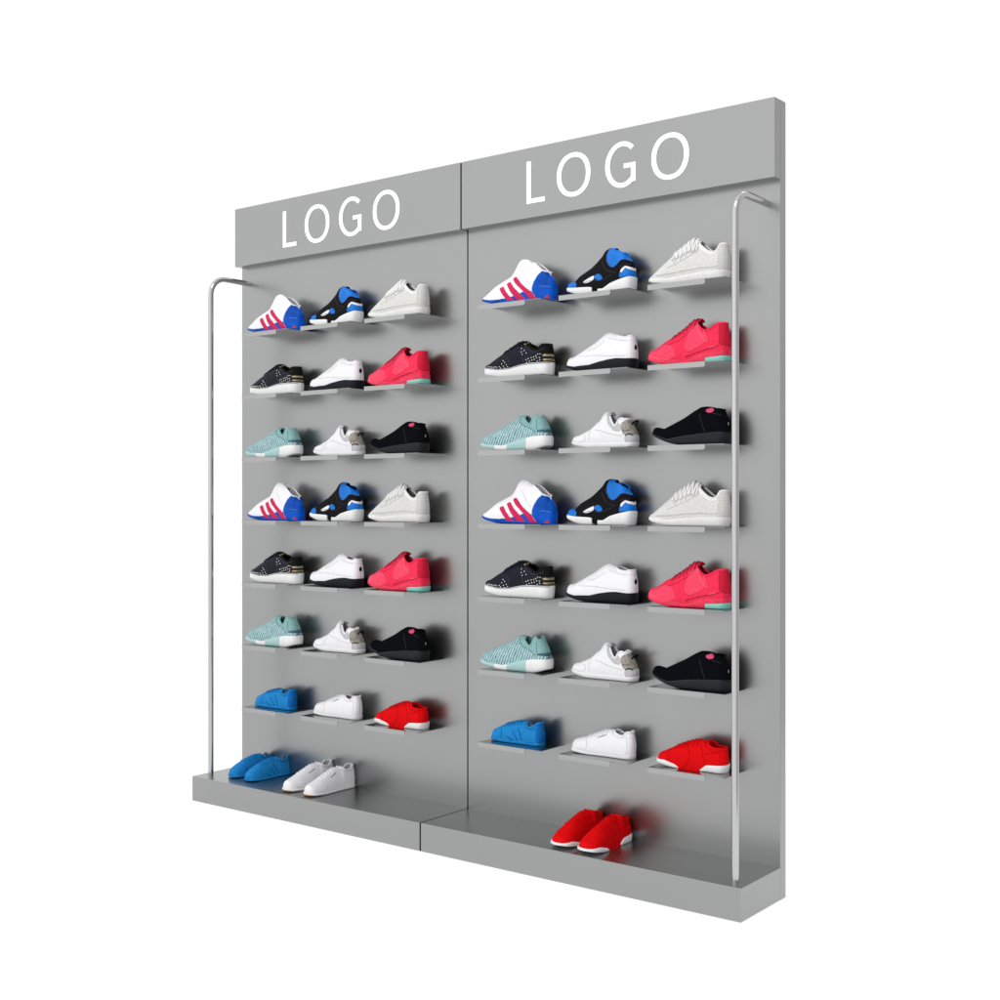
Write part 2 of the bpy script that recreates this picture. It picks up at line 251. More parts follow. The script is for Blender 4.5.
# ------------------------------------------------------------------ shoes
K = {'A': {'L': 0.2939, 'W': 0.043, 'X': 0.1425, 'yc': -0.085, 'top': [[0.0, 0.0279], [0.0188, 0.0398], [0.0559, 0.0693], [0.1188, 0.0985], [0.1357, 0.122], [0.1483, 0.1441], [0.1609, 0.1501], [0.1817, 0.147], [0.2107, 0.1286], [0.2394, 0.1097], [0.2679, 0.0973], [0.2881, 0.0719], [0.3022, 0.0441]], 'col': [[0.208, 0.1356], [0.2339, 0.1179], [0.2577, 0.0988], [0.279, 0.0922], [0.28, 0.0827]], 'st': [[-0.017, 0.0288], [0.0544, 0.012], [0.1465, 0.0084], [0.2577, 0.005], [0.3002, 0.0015]], 'bt': [[-0.017, 0.0253], [0.0499, 0.0033], [0.1386, 0.0007], [0.2577, 0.0017], [0.3002, -0.0051]], 'zones': [['side_panel', 'a_blue', [[-0.0236, 0.0346], [0.0303, 0.0205], [0.0544, 0.0164], [0.1104, 0.0166], [0.1465, 0.0224], [0.174, 0.032], [0.2179, 0.0352], [0.2577, 0.005], [0.2653, -0.0187], [-0.0236, 0.0087]]], ['heel_counter', 'a_blue', [[0.2634, 0.1032], [0.246, 0.0885], [0.2339, 0.0749], [0.2239, 0.0544], [0.2179, 0.0318], [0.25, -0.0043], [0.3162, -0.0198], [0.3162, 0.0919], [0.279, 0.1053]]], ['heel_patch', 'a_red', [[0.2671, 0.0025], [0.279, 0.0116], [0.2841, 0.0162], [0.2889, 0.0042], [0.2844, -0.0098], [0.269, -0.0092]]], ['stripe', 'a_pink', [[0.0846, 0.0538], [0.1002, 0.0596], [0.1125, 0.0433], [0.1287, 0.025], [0.1564, 0.0042], [0.1544, -0.004], [0.1327, -0.0022], [0.1104, 0.0217]]], ['stripe', 'a_pink', [[0.1125, 0.0668], [0.1287, 0.0726], [0.1406, 0.0574], [0.1583, 0.0401], [0.202, 0.0035], [0.198, -0.0061], [0.1701, -0.001], [0.1386, 0.0325]]], ['stripe', 'a_pink', [[0.1386, 0.081], [0.1532, 0.088], [0.178, 0.0589], [0.2139, 0.0322], [0.244, 0.0062], [0.2339, -0.0061], [0.2179, 0.0037], [0.186, 0.0349], [0.1544, 0.0628]]]], 'lines': [['panel_edge', 'a_light', 0.001, [[0.2623, 0.0984], [0.244, 0.0854], [0.234, 0.0733], [0.226, 0.0575], [0.2191, 0.0384], [0.226, 0.0211], [0.238, 0.0051]]], ['heel_seam', 'a_light', 0.0006, [[0.2539, 0.0432], [0.2691, 0.0435], [0.2844, 0.0402], [0.2861, 0.0385]]], ['throat_seam', 'seam_white', 0.0006, [[0.1662, 0.1134], [0.178, 0.1022], [0.1901, 0.081], [0.214, 0.0554]]]]}, 'B': {'L': 0.2414, 'W': 0.042, 'X': 0.4929, 'yc': -0.08, 'top': [[0.0, 0.0272], [0.0028, 0.0432], [0.0159, 0.0517], [0.0269, 0.0476], [0.0494, 0.0704], [0.0881, 0.0921], [0.1112, 0.112], [0.1303, 0.129], [0.1379, 0.1426], [0.1569, 0.1483], [0.1832, 0.1441], [0.2131, 0.1272], [0.2353, 0.1024], [0.2463, 0.0806]], 'col': [[0.1808, 0.134], [0.2028, 0.1299], [0.2266, 0.1165], [0.2279, 0.1064]], 'st': [[-0.0145, 0.0314], [0.0392, 0.0259], [0.1014, 0.0227], [0.1231, 0.0143], [0.1481, 0.0136], [0.1736, 0.0277], [0.2099, 0.0376], [0.239, 0.0451], [0.25, 0.036]], 'bt': [[-0.0145, 0.0265], [0.0392, 0.0065], [0.1051, 0.0009], [0.2294, -0.0016], [0.25, -0.0018]], 'zones': [['collar_panel', 'b_blue', [[0.151, 0.1151], [0.1554, 0.1464], [0.2099, 0.1527], [0.2353, 0.1198], [0.2408, 0.0938], [0.2294, 0.1], [0.2134, 0.1019], [0.2046, 0.0918], [0.1955, 0.0818], [0.1754, 0.0769], [0.1627, 0.09], [0.1536, 0.1037]]], ['toe_patch', 'b_blue', [[-0.0256, 0.0293], [-0.0176, 0.0613], [0.0303, 0.0513], [0.0496, 0.0399], [0.0475, 0.0217], [-0.0137, 0.0297]]], ['side_flash', 'white', [[0.0708, 0.0395], [0.0867, 0.0497], [0.1141, 0.0621], [0.1131, 0.0449], [0.0867, 0.0366]]], ['side_patch', 'b_blue', [[0.1116, 0.0591], [0.1302, 0.0653], [0.1489, 0.0486], [0.1392, 0.0406], [0.1195, 0.0443]]], ['heel_panel', 'b_blue', [[0.2057, 0.0396], [0.2117, 0.0627], [0.2339, 0.0732], [0.261, 0.0695], [0.261, 0.0349], [0.2353, 0.0433], [0.2294, 0.0409]]], ['heel_trim', 'white', [[0.2099, 0.0566], [0.2151, 0.0687], [0.2279, 0.0795], [0.25, 0.0714], [0.25, 0.0628], [0.2279, 0.0726], [0.2203, 0.0609]]]], 'lines': [['collar_piping', 'b_pipe', 0.0009, [[0.1525, 0.1181], [0.1554, 0.1035], [0.1634, 0.0899], [0.1754, 0.076], [0.1954, 0.0811], [0.2057, 0.0933], [0.2134, 0.1013], [0.2307, 0.1], [0.2371, 0.0943]]], ['strap_edge', 'b_pipe', 0.0008, [[0.1373, 0.1038], [0.1481, 0.0804], [0.1663, 0.0658], [0.1954, 0.0596]]], ['strap_edge', 'b_pipe', 0.0008, [[0.0676, 0.0372], [0.0977, 0.0438], [0.1373, 0.0385], [0.159, 0.0444], [0.1808, 0.0549]]], ['sole_mark', 'black', 0.0013, [[0.1881, 0.0082], [0.1925, 0.0132], [0.1976, 0.0139], [0.202, 0.01]]], ['heel_strap', 'b_pipe', 0.0008, [[0.2099, 0.0771], [0.2294, 0.0818], [0.239, 0.083]]]]}, 'C': {'L': 0.2653, 'W': 0.045, 'X': 0.8047, 'yc': -0.082, 'top': [[0.0, 0.0267], [0.0146, 0.0389], [0.0411, 0.062], [0.0761, 0.0912], [0.1146, 0.1154], [0.1451, 0.1345], [0.1564, 0.1364], [0.1715, 0.1285], [0.2237, 0.1154], [0.2384, 0.1195], [0.2531, 0.12], [0.2659, 0.1151]], 'col': [[0.172, 0.121], [0.1902, 0.104], [0.2083, 0.0897], [0.2265, 0.0833], [0.2404, 0.0901], [0.2478, 0.1074], [0.2569, 0.1145], [0.2604, 0.118]], 'st': [[-0.0123, 0.027], [0.0808, 0.0181], [0.1539, 0.0243], [0.2083, 0.0277], [0.2529, 0.0269]], 'bt': [[-0.0103, 0.0223], [0.0226, 0.0062], [0.0995, 0.0028], [0.2558, 0.0081]], 'zones': [['heel_tab', 'c_heel', [[0.2452, 0.1241], [0.2439, 0.075], [0.2446, 0.0273], [0.2558, 0.0186], [0.3004, 0.0141], [0.3004, 0.1288]]], ['collar_trim', 'c_trim', [[0.1647, 0.1318], [0.172, 0.13], [0.1793, 0.1152], [0.2083, 0.0914], [0.2283, 0.0831], [0.2404, 0.0901], [0.2446, 0.0831], [0.2265, 0.0734], [0.2047, 0.0825], [0.1793, 0.102], [0.1684, 0.1098]]]], 'lines': [['eyestay_seam', 'c_trim', 0.0011, [[0.0729, 0.0516], [0.0995, 0.0588], [0.1179, 0.0685], [0.1431, 0.0793], [0.1647, 0.0903], [0.1738, 0.1026]]], ['heel_seam', 'c_trim', 0.0012, [[0.2445, 0.0815], [0.2438, 0.0585], [0.2449, 0.0322], [0.2543, 0.0219]]], ['side_seam', 'c_heel', 0.0008, [[0.0362, 0.0307], [0.0846, 0.0317], [0.1359, 0.0367], [0.1937, 0.0391], [0.2438, 0.0388]]], ['lace_loop', 'c_trim', 0.0016, [[0.0995, 0.0638], [0.0939, 0.0744], [0.1032, 0.0818]]], ['lace_loop', 'c_trim', 0.0016, [[0.1179, 0.0719], [0.1124, 0.0842], [0.1215, 0.0915]]], ['lace_loop', 'c_trim', 0.0016, [[0.1359, 0.08], [0.1306, 0.0939], [0.1403, 0.1013]]], ['lace_loop', 'c_trim', 0.0016, [[0.1557, 0.088], [0.1503, 0.1019], [0.1611, 0.1123]]]]}, 'D': {'L': 0.2689, 'W': 0.042, 'X': 0.1482, 'yc': -0.08, 'top': [[0.0, 0.0411], [0.0139, 0.0488], [0.0508, 0.0726], [0.1009, 0.1018], [0.1389, 0.1209], [0.1598, 0.121], [0.1765, 0.1164], [0.2096, 0.1079], [0.226, 0.1133], [0.2424, 0.1144], [0.2607, 0.108], [0.2716, 0.0916]], 'col': [[0.1718, 0.1125], [0.1918, 0.1011], [0.2118, 0.0887], [0.2239, 0.0852], [0.2338, 0.0915], [0.2432, 0.1024], [0.2566, 0.1094], [0.2587, 0.1081]], 'st': [[-0.0166, 0.0394], [0.0709, 0.028], [0.1165, 0.0289], [0.1678, 0.0393], [0.2078, 0.0419], [0.247, 0.0414]], 'bt': [[-0.0157, 0.0163], [0.0665, 0.0022], [0.1481, 0.001], [0.247, -0.0002]], 'zones': [['heel_trim', 'gold', [[0.2512, 0.0689], [0.291, 0.0687], [0.291, 0.0621], [0.2512, 0.0623]]], ['heel_trim', 'gold', [[0.2536, 0.054], [0.291, 0.0539], [0.291, 0.048], [0.2536, 0.0481]]], ['heel_counter', 'd_suede', [[0.2259, 0.0837], [0.2357, 0.0913], [0.2432, 0.1057], [0.2566, 0.115], [0.291, 0.1116], [0.291, 0.072], [0.247, 0.0731], [0.2279, 0.0763]]]], 'studs': [[0.1598, 0.0949], [0.1738, 0.0873], [0.1618, 0.0821], [0.1838, 0.0766], [0.1678, 0.0734], [0.1858, 0.0532], [0.1958, 0.0566], [0.207, 0.0592], [0.2167, 0.0618], [0.2259, 0.0655], [0.2338, 0.07], [0.2432, 0.0694], [0.1898, 0.0446], [0.1998, 0.0473], [0.2098, 0.0507], [0.2199, 0.0543], [0.2299, 0.0576], [0.2414, 0.0589], [0.2338, 0.0475], [0.2432, 0.0496], [0.0921, 0.0573], [0.1002, 0.0518], [0.088, 0.0458], [0.1063, 0.043], [0.0962, 0.0385], [0.0795, 0.0379], [0.1124, 0.0342], [0.0838, 0.0325], [0.1023, 0.0314], [0.0687, 0.0352], [0.0621, 0.0367], [0.0538, 0.0363], [0.0461, 0.0378], [0.038, 0.0384], [0.0289, 0.0398], [-0.0047, 0.0456]], 'lines': [['collar_seam', 'd_seam', 0.0008, [[0.1699, 0.1076], [0.1839, 0.0916], [0.2038, 0.0793], [0.2239, 0.0766], [0.2395, 0.0828], [0.2537, 0.087]]], ['vamp_seam', 'd_seam', 0.0008, [[0.1003, 0.072], [0.1145, 0.0576], [0.1225, 0.0386]]], ['side_seam', 'd_seam', 0.0008, [[0.1759, 0.1005], [0.1678, 0.071], [0.1799, 0.0403]]]]}, 'E': {'L': 0.2536, 'W': 0.043, 'X': 0.4893, 'yc': -0.08, 'top': [[0.0, 0.0404], [0.0087, 0.0496], [0.0328, 0.0554], [0.0646, 0.0736], [0.1033, 0.095], [0.1415, 0.1209], [0.1605, 0.1249], [0.1718, 0.1211], [0.1906, 0.1122], [0.2167, 0.1086], [0.2389, 0.1084], [0.2591, 0.103]], 'col': [[0.1887, 0.1147], [0.1997, 0.1082], [0.2142, 0.1033], [0.2351, 0.1006], [0.2389, 0.1052], [0.2573, 0.1012]], 'st': [[-0.0108, 0.026], [0.0436, 0.0167], [0.068, 0.0182], [0.102, 0.0192], [0.1345, 0.0269], [0.1706, 0.0327], [0.1997, 0.0349], [0.2351, 0.0317]], 'bt': [[-0.0108, 0.025], [0.0304, 0.0128], [0.056, 0.0045], [0.1274, 0.0034], [0.2408, 0.0024]], 'zones': [['collar_band', 'white', [[0.156, 0.1114], [0.1851, 0.1251], [0.2756, 0.1086], [0.2756, 0.0913], [0.2351, 0.0899], [0.1997, 0.0962]]]], 'lines': [['collar_seam', 'seam_white', 0.0006, [[0.1633, 0.103], [0.185, 0.0966], [0.2142, 0.0907], [0.2351, 0.0893]]], ['vamp_seam', 'seam_white', 0.0006, [[0.058, 0.0494], [0.0909, 0.0488], [0.1273, 0.0497], [0.1705, 0.0438], [0.2317, 0.0414]]], ['throat_seam', 'seam_white', 0.0006, [[0.0909, 0.0664], [0.1202, 0.0724], [0.1523, 0.0958]]]]}, 'F': {'L': 0.2685, 'W': 0.045, 'X': 0.8019, 'yc': -0.082, 'top': [[0.0, 0.0364], [0.004, 0.0481], [0.0285, 0.0573], [0.0594, 0.0785], [0.0905, 0.0941], [0.125, 0.1156], [0.1516, 0.1362], [0.1705, 0.1392], [0.193, 0.1333], [0.2153, 0.123], [0.2375, 0.1244], [0.2595, 0.1159], [0.2705, 0.1002]], 'col': [[0.173, 0.1244], [0.182, 0.1087], [0.1965, 0.0987], [0.2147, 0.0995], [0.2293, 0.1083], [0.2466, 0.1168], [0.2608, 0.1165]], 'st': [[-0.0123, 0.0307], [0.064, 0.0133], [0.1387, 0.0076], [0.1675, 0.0168], [0.1965, 0.0265], [0.2529, 0.0322], [0.2778, 0.0371]], 'bt': [[-0.0115, 0.0272], [0.0349, 0.0071], [0.1022, 0.0004], [0.2432, 0.0011]], 'zones': [['heel_panel', 'f_dark', [[0.2466, 0.1218], [0.2506, 0.0821], [0.2515, 0.0493], [0.3031, 0.0418], [0.3031, 0.1204]]], ['side_panel', 'f_gloss', [[0.1459, 0.1098], [0.1711, 0.1245], [0.182, 0.1037], [0.2111, 0.0751], [0.1965, 0.053], [0.1566, 0.0325], [0.1315, 0.0441]]], ['toe_cap', 'f_gloss', [[-0.0234, 0.0176], [-0.0234, 0.059], [0.0436, 0.0572], [0.0758, 0.0681], [0.1022, 0.0494], [0.1133, 0.0252], [0.0836, 0.0103]]]], 'mint': [[0.2363, 0.0074], [0.2586, 0.018], [0.2778, 0.0207], [0.2778, -0.0024], [0.2432, -0.0028]], 'lines': [['midsole_crease', 'f_lace', 0.0011, [[0.1405, 0.0201], [0.1638, 0.027], [0.1965, 0.0348], [0.2256, 0.041], [0.2506, 0.0477]]], ['overlay_edge', 'f_light', 0.001, [[0.1729, 0.121], [0.1784, 0.104], [0.1893, 0.0833], [0.2111, 0.0602]]], ['overlay_edge', 'f_light', 0.001, [[0.1965, 0.096], [0.2111, 0.0751], [0.2147, 0.0567]]], ['sole_glint', 'f_light', 0.0013, [[0.2184, 0.0422], [0.2397, 0.046]]], ['eyestay_seam', 'f_lace', 0.0007, [[0.0758, 0.0613], [0.1022, 0.0695], [0.1315, 0.0841], [0.1566, 0.1057], [0.1693, 0.1213]]], ['toe_seam', 'f_light', 0.0007, [[-0.0075, 0.0372], [0.0435, 0.0216], [0.0874, 0.0134], [0.1315, 0.009]]]]}, 'G': {'L': 0.2786, 'W': 0.043, 'X': 0.1333, 'yc': -0.08, 'top': [[0.0, 0.0409], [0.0118, 0.0509], [0.0376, 0.0615], [0.073, 0.0778], [0.1073, 0.0902], [0.1327, 0.1055], [0.1496, 0.1163], [0.1706, 0.1181], [0.1873, 0.1151], [0.2039, 0.1161], [0.2204, 0.1221], [0.2409, 0.1163], [0.2654, 0.091], [0.2776, 0.07]], 'col': [[0.179, 0.1113], [0.191, 0.0999], [0.205, 0.0861], [0.2142, 0.0841], [0.2211, 0.0971], [0.2332, 0.1139], [0.2468, 0.1187], [0.2644, 0.1089]], 'st': [[-0.0096, 0.0289], [0.0465, 0.0202], [0.1113, 0.0151], [0.1433, 0.0244], [0.1749, 0.032], [0.2231, 0.0433], [0.2506, 0.0448], [0.2776, 0.0452]], 'bt': [[-0.0118, 0.0266], [0.0511, 0.0116], [0.1032, 0.0035], [0.2614, 0.004], [0.2898, 0.0184]], 'zones': [['collar_panel', 'g_teal', [[0.163, 0.0959], [0.161, 0.1194], [0.207, 0.1309], [0.3059, 0.1284], [0.3059, 0.0674], [0.2614, 0.0677], [0.2392, 0.0567], [0.2191, 0.0706], [0.183, 0.0818]]], ['heel_band', 'g_navy', [[0.2449, 0.0648], [0.3059, 0.0674], [0.3059, 0.0552], [0.2487, 0.0571]]]], 'mint': [[0.177, 0.0353], [0.2449, 0.0466], [0.2487, 0.0002], [0.183, 0.0017]], 'mint2': [[0.0442, 0.0254], [0.1113, 0.0202], [0.1154, -0.0001], [0.0442, 0.0016]], 'lines': [['collar_seam', 'g_navy', 0.0006, [[0.165, 0.1075], [0.175, 0.0854], [0.195, 0.0781], [0.2151, 0.0741], [0.2392, 0.0567]]], ['heel_seam', 'g_navy', 0.0006, [[0.2544, 0.1025], [0.2507, 0.0828], [0.2488, 0.0664]]]]}, 'H': {'L': 0.2355, 'W': 0.041, 'X': 0.5097, 'yc': -0.078, 'top': [[0.0, 0.0284], [0.0039, 0.038], [0.0303, 0.0457], [0.07, 0.0643], [0.0893, 0.083], [0.1046, 0.0927], [0.1122, 0.1094], [0.1236, 0.1182], [0.1426, 0.1142], [0.1651, 0.1056], [0.195, 0.0965], [0.2136, 0.0847], [0.2246, 0.0716], [0.2393, 0.0364]], 'col': [[0.141, 0.1096], [0.15, 0.0886], [0.1627, 0.0692], [0.1718, 0.0651], [0.1743, 0.0799], [0.179, 0.0892], [0.1954, 0.0927], [0.213, 0.0901], [0.2265, 0.0782]], 'st': [[-0.0128, 0.0246], [0.0682, 0.0139], [0.213, 0.0134], [0.243, 0.0158]], 'bt': [[-0.01, 0.0197], [0.0314, 0.0085], [0.0682, 0.0043], [0.2197, 0.0029], [0.2448, 0.0079]], 'zones': [['heel_panel', 'h_tan', [[0.1918, 0.0761], [0.2096, 0.0865], [0.2685, 0.0825], [0.2685, 0.0386], [0.2027, 0.0379], [0.1972, 0.0554]]], ['heel_counter', 'h_grey', [[0.2034, 0.0379], [0.2685, 0.0386], [0.2685, 0.001], [0.2171, 0.0061]]], ['collar_panel', 'h_grey', [[0.1339, 0.1051], [0.141, 0.1207], [0.1627, 0.1167], [0.1772, 0.0782], [0.1954, 0.0712], [0.1954, 0.0523], [0.1699, 0.05], [0.1482, 0.0697], [0.1374, 0.0827]]]], 'lines': [['toe_seam', 'seam_white', 0.0007, [[-0.0041, 0.0293], [0.04, 0.0192], [0.0643, 0.0227], [0.0682, 0.0354], [0.0523, 0.0423]]], ['vamp_seam', 'seam_white', 0.0007, [[0.0778, 0.0527], [0.0759, 0.0367], [0.0789, 0.0222]]], ['overlay_edge', 'seam_white', 0.0007, [[0.0943, 0.0586], [0.1196, 0.0546], [0.1482, 0.0443], [0.1772, 0.0387], [0.2027, 0.0363]]], ['heel_mark', 'black', 0.0013, [[0.2095, 0.0355], [0.2211, 0.0396], [0.2265, 0.0427]]], ['heel_mark', 'black', 0.0013, [[0.2238, 0.0415], [0.2191, 0.0396], [0.232, 0.0366]]], ['heel_strap', 'h_dark', 0.0012, [[0.199, 0.0522], [0.2197, 0.05], [0.2283, 0.0525]]]]}, 'I': {'L': 0.2541, 'W': 0.044, 'X': 0.8138, 'yc': -0.076, 'top': [[0.0, 0.0468], [0.0059, 0.0551], [0.0194, 0.0572], [0.037, 0.0519], [0.0557, 0.0612], [0.1021, 0.0832], [0.1402, 0.1052], [0.1628, 0.1159], [0.1853, 0.1166], [0.215, 0.1109], [0.2371, 0.106], [0.25, 0.084], [0.2573, 0.0606]], 'col': [[0.2101, 0.1096], [0.2244, 0.1064], [0.2379, 0.104], [0.248, 0.101]], 'st': [[-0.0127, 0.0447], [0.0303, 0.0298], [0.0675, 0.0184], [0.1233, 0.0269], [0.1811, 0.0319], [0.2435, 0.0352]], 'bt': [[-0.0119, 0.0429], [0.0303, 0.0214], [0.0714, 0.0048], [0.1956, 0.0001], [0.2435, 0.0033]], 'zones': [['pull_tab', 'i_pink', [[0.184, 0.1031], [0.1956, 0.1102], [0.2156, 0.1107], [0.2174, 0.1034], [0.212, 0.0963], [0.1956, 0.095]]]], 'lines': [['sole_line', 'i_line', 0.0009, [[0.0675, 0.0178], [0.1234, 0.0263], [0.1811, 0.0313], [0.2436, 0.0345]]], ['side_seam', 'i_line', 0.0006, [[0.1666, 0.0922], [0.1775, 0.0685], [0.192, 0.0349]]], ['collar_seam', 'i_line', 0.0006, [[0.2102, 0.0921], [0.2313, 0.0897], [0.2409, 0.0843]]]]}, 'J': {'L': 0.2082, 'W': 0.034, 'X': 0.1585, 'yc': -0.052, 'top': [[0.0, 0.0209], [0.0048, 0.0328], [0.027, 0.0454], [0.0631, 0.0612], [0.11, 0.0741], [0.1285, 0.0753], [0.1516, 0.0744], [0.1746, 0.0731], [0.1973, 0.0774], [0.2132, 0.0762]], 'col': [[0.1442, 0.0761], [0.1486, 0.0629], [0.1656, 0.0572], [0.1824, 0.0623], [0.1937, 0.0722], [0.1973, 0.0759], [0.2132, 0.0747]], 'st': [[-0.0108, 0.0104], [0.0286, 0.0089], [0.1081, 0.0068], [0.1954, 0.0097]], 'bt': [[-0.0084, 0.008], [0.0314, 0.0018], [0.1081, -0.0017], [0.1954, 0.0013]], 'zones': [['heel_counter', 'j_deep', [[0.1941, 0.084], [0.1954, -0.0006], [0.2514, 0.0026], [0.2514, 0.0905]]]], 'stripes': [[0.0772, 0.0204], [0.1016, 0.0099], [0.0972, 0.0392], [0.1212, 0.0118], [0.1168, 0.0523], [0.1389, 0.0137]], 'lines': [['toe_seam', 'j_lace', 0.0006, [[0.045, 0.0467], [0.0563, 0.0349], [0.0515, 0.0138]]], ['collar_seam', 'j_lace', 0.0007, [[0.1389, 0.0693], [0.1522, 0.0533], [0.179, 0.0513], [0.1947, 0.0575]]], ['sole_line', 'j_lace', 0.0006, [[0.0285, 0.0063], [0.1081, 0.0031], [0.1917, 0.0072]]]]}, 'K': {'L': 0.2288, 'W': 0.037, 'X': 0.4971, 'yc': -0.06, 'top': [[0.0, 0.0242], [0.0096, 0.0389], [0.0229, 0.0439], [0.0532, 0.0534], [0.0959, 0.0717], [0.1254, 0.0832], [0.1463, 0.0851], [0.1754, 0.0859], [0.2001, 0.0876], [0.2165, 0.0915], [0.2369, 0.0874]], 'col': [[0.1583, 0.087], [0.1764, 0.0749], [0.1946, 0.0703], [0.205, 0.0738], [0.2127, 0.085], [0.2198, 0.0915], [0.2206, 0.0905], [0.2369, 0.0868]], 'st': [[-0.0096, 0.0112], [0.0315, 0.0102], [0.0963, 0.0076], [0.2119, 0.0111]], 'bt': [[-0.0074, 0.0096], [0.034, 0.0053], [0.0759, -0.0], [0.2119, -0.0004]], 'zones': [['side_mark', 'grey_mark', [[0.1004, 0.0562], [0.1353, 0.0692], [0.1353, 0.0664], [0.1012, 0.0531]]]], 'lines': [['collar_seam', 'seam_white', 0.0006, [[0.1482, 0.0871], [0.1683, 0.0664], [0.1966, 0.0625], [0.2127, 0.0693]]], ['toe_seam', 'seam_white', 0.0006, [[0.0545, 0.0525], [0.0697, 0.0383], [0.0675, 0.0167]]], ['sole_line', 'seam_white', 0.0006, [[0.0316, 0.0156], [0.0964, 0.0101], [0.212, 0.0111]]], ['heel_seam', 'seam_white', 0.0006, [[0.2127, 0.071], [0.2146, 0.0433], [0.214, 0.0154]]]]}, 'L': {'L': 0.2308, 'W': 0.04, 'X': 0.8268, 'yc': -0.07, 'top': [[0.0, 0.0243], [0.0079, 0.0362], [0.0322, 0.0485], [0.0664, 0.065], [0.1048, 0.0813], [0.1314, 0.0894], [0.1541, 0.091], [0.1691, 0.0854], [0.1989, 0.0806], [0.2173, 0.0834], [0.2357, 0.0816]], 'col': [[0.1686, 0.094], [0.1796, 0.0829], [0.1923, 0.0728], [0.21, 0.0717], [0.2208, 0.0786], [0.221, 0.0815], [0.2357, 0.0809]], 'st': [[-0.0118, 0.0179], [0.0362, 0.0194], [0.0759, 0.0095], [0.0907, -0.0022], [0.1559, 0.0011], [0.1777, 0.019], [0.2194, 0.0225]], 'bt': [[-0.0098, 0.0141], [0.0179, 0.0102], [0.0525, 0.0007], [0.0833, -0.0007], [0.1632, 0.0006], [0.2194, 0.0004]], 'zones': [['side_panel', 'l_suede', [[0.1632, 0.0611], [0.1777, 0.0528], [0.2135, 0.0618], [0.2194, 0.0538], [0.2135, 0.0469], [0.1777, 0.0396], [0.1559, 0.027], [0.1413, 0.0353]]]], 'lines': [['collar_seam', 'l_lace', 0.0007, [[0.1614, 0.0925], [0.1705, 0.0719], [0.1924, 0.0628], [0.2135, 0.0628], [0.2211, 0.0666]]], ['vamp_seam', 'l_lace', 0.0007, [[0.0981, 0.0742], [0.1162, 0.056], [0.1198, 0.0296], [0.1054, 0.0046]]], ['side_seam', 'l_lace', 0.0007, [[0.1487, 0.0795], [0.1632, 0.0512], [0.1741, 0.0192]]], ['heel_seam', 'l_lace', 0.0007, [[0.1741, 0.0491], [0.196, 0.0583], [0.2194, 0.0621]]], ['toe_seam', 'l_lace', 0.0006, [[0.0403, 0.0487], [0.0526, 0.0352], [0.0485, 0.0177]]], ['heel_edge', 'l_lace', 0.0007, [[0.218, 0.067], [0.22, 0.0473], [0.2194, 0.0241]]]]}}
FOOT = [(0,0),(.003,.2),(.01,.36),(.025,.56),(.05,.73),(.09,.86),(.15,.94),(.24,.99),(.32,1),(.45,.95),(.6,.86),(.75,.81),(.86,.79),(.93,.74),(.965,.62),(.985,.45),(.995,.25),(1,0)]
def lerp(tab, x):
    if x <= tab[0][0]: return tab[0][1]
    for (a, b), (c, d) in zip(tab, tab[1:]):
        if x <= c: return b+(d-b)*(x-a)/(c-a) if c > a else d
    return tab[-1][1]
def smooth_tab(tab, L, win):
    n = 240; raw = [lerp(tab, L*i/n) for i in range(n+1)]; k = max(1, int(win/L*n)); out = []
    for i in range(n+1):
        kk = min(k, i, n-i)
        seg = raw[i-kk:i+kk+1]; out.append((L*i/n, sum(seg)/len(seg)))
    return out
def mono(tab):
    out = []
    for x, z in tab:
        if out and x <= out[-1][0]+.0005: x = out[-1][0]+.0006
        out.append((x, z))
    return out
def inpoly(x, z, P):
    c = False; j = len(P)-1
    for i in range(len(P)):
        if (P[i][1] > z) != (P[j][1] > z) and x < (P[j][0]-P[i][0])*(z-P[i][1])/(P[j][1]-P[i][1]+1e-12)+P[i][0]: c = not c
        j = i
    return c
SPEC = dict(
 A=dict(up='white', sole='a_blue', lin='lin_white', sock=1),
 B=dict(up='b_black', sole='white_sole', lin='b_black', sock=1, pe=1.9),
 C=dict(up='c_knit', sole='c_sole', lin='lining', laces=('c_trim', .36, .64, 6, .0030)),
 D=dict(up='d_leather', sole='white_sole', lin='black', laces=('d_suede', .33, .62, 6, .0016), flare=1.02),
 E=dict(up='white', sole='black_sole', lin='lin_white', sock=1, flare=1.05),
 F=dict(up='f_coral', sole='f_sole', lin='f_lace', laces=('f_lace', .34, .62, 7, .0014)),
 G=dict(up='g_knit', sole='white_sole', lin='g_teal', flare=1.05),
 H=dict(up='white_knit', sole='white_sole', lin='h_grey', flare=1.04),
 I=dict(up='i_black', sole='i_sole', lin='i_black', sock=1),
 J=dict(up='j_blue', sole='j_blue', lin='lin_white', laces=('j_lace', .3, .62, 6, .0011)),
 K=dict(up='white', sole='white_sole', lin='lin_white', laces=('k_lace', .3, .6, 6, .0012)),
 L=dict(up='l_red', sole='white_sole', lin='l_suede', laces=('l_lace', .3, .62, 6, .0011)))
NS, NM = 180, 120
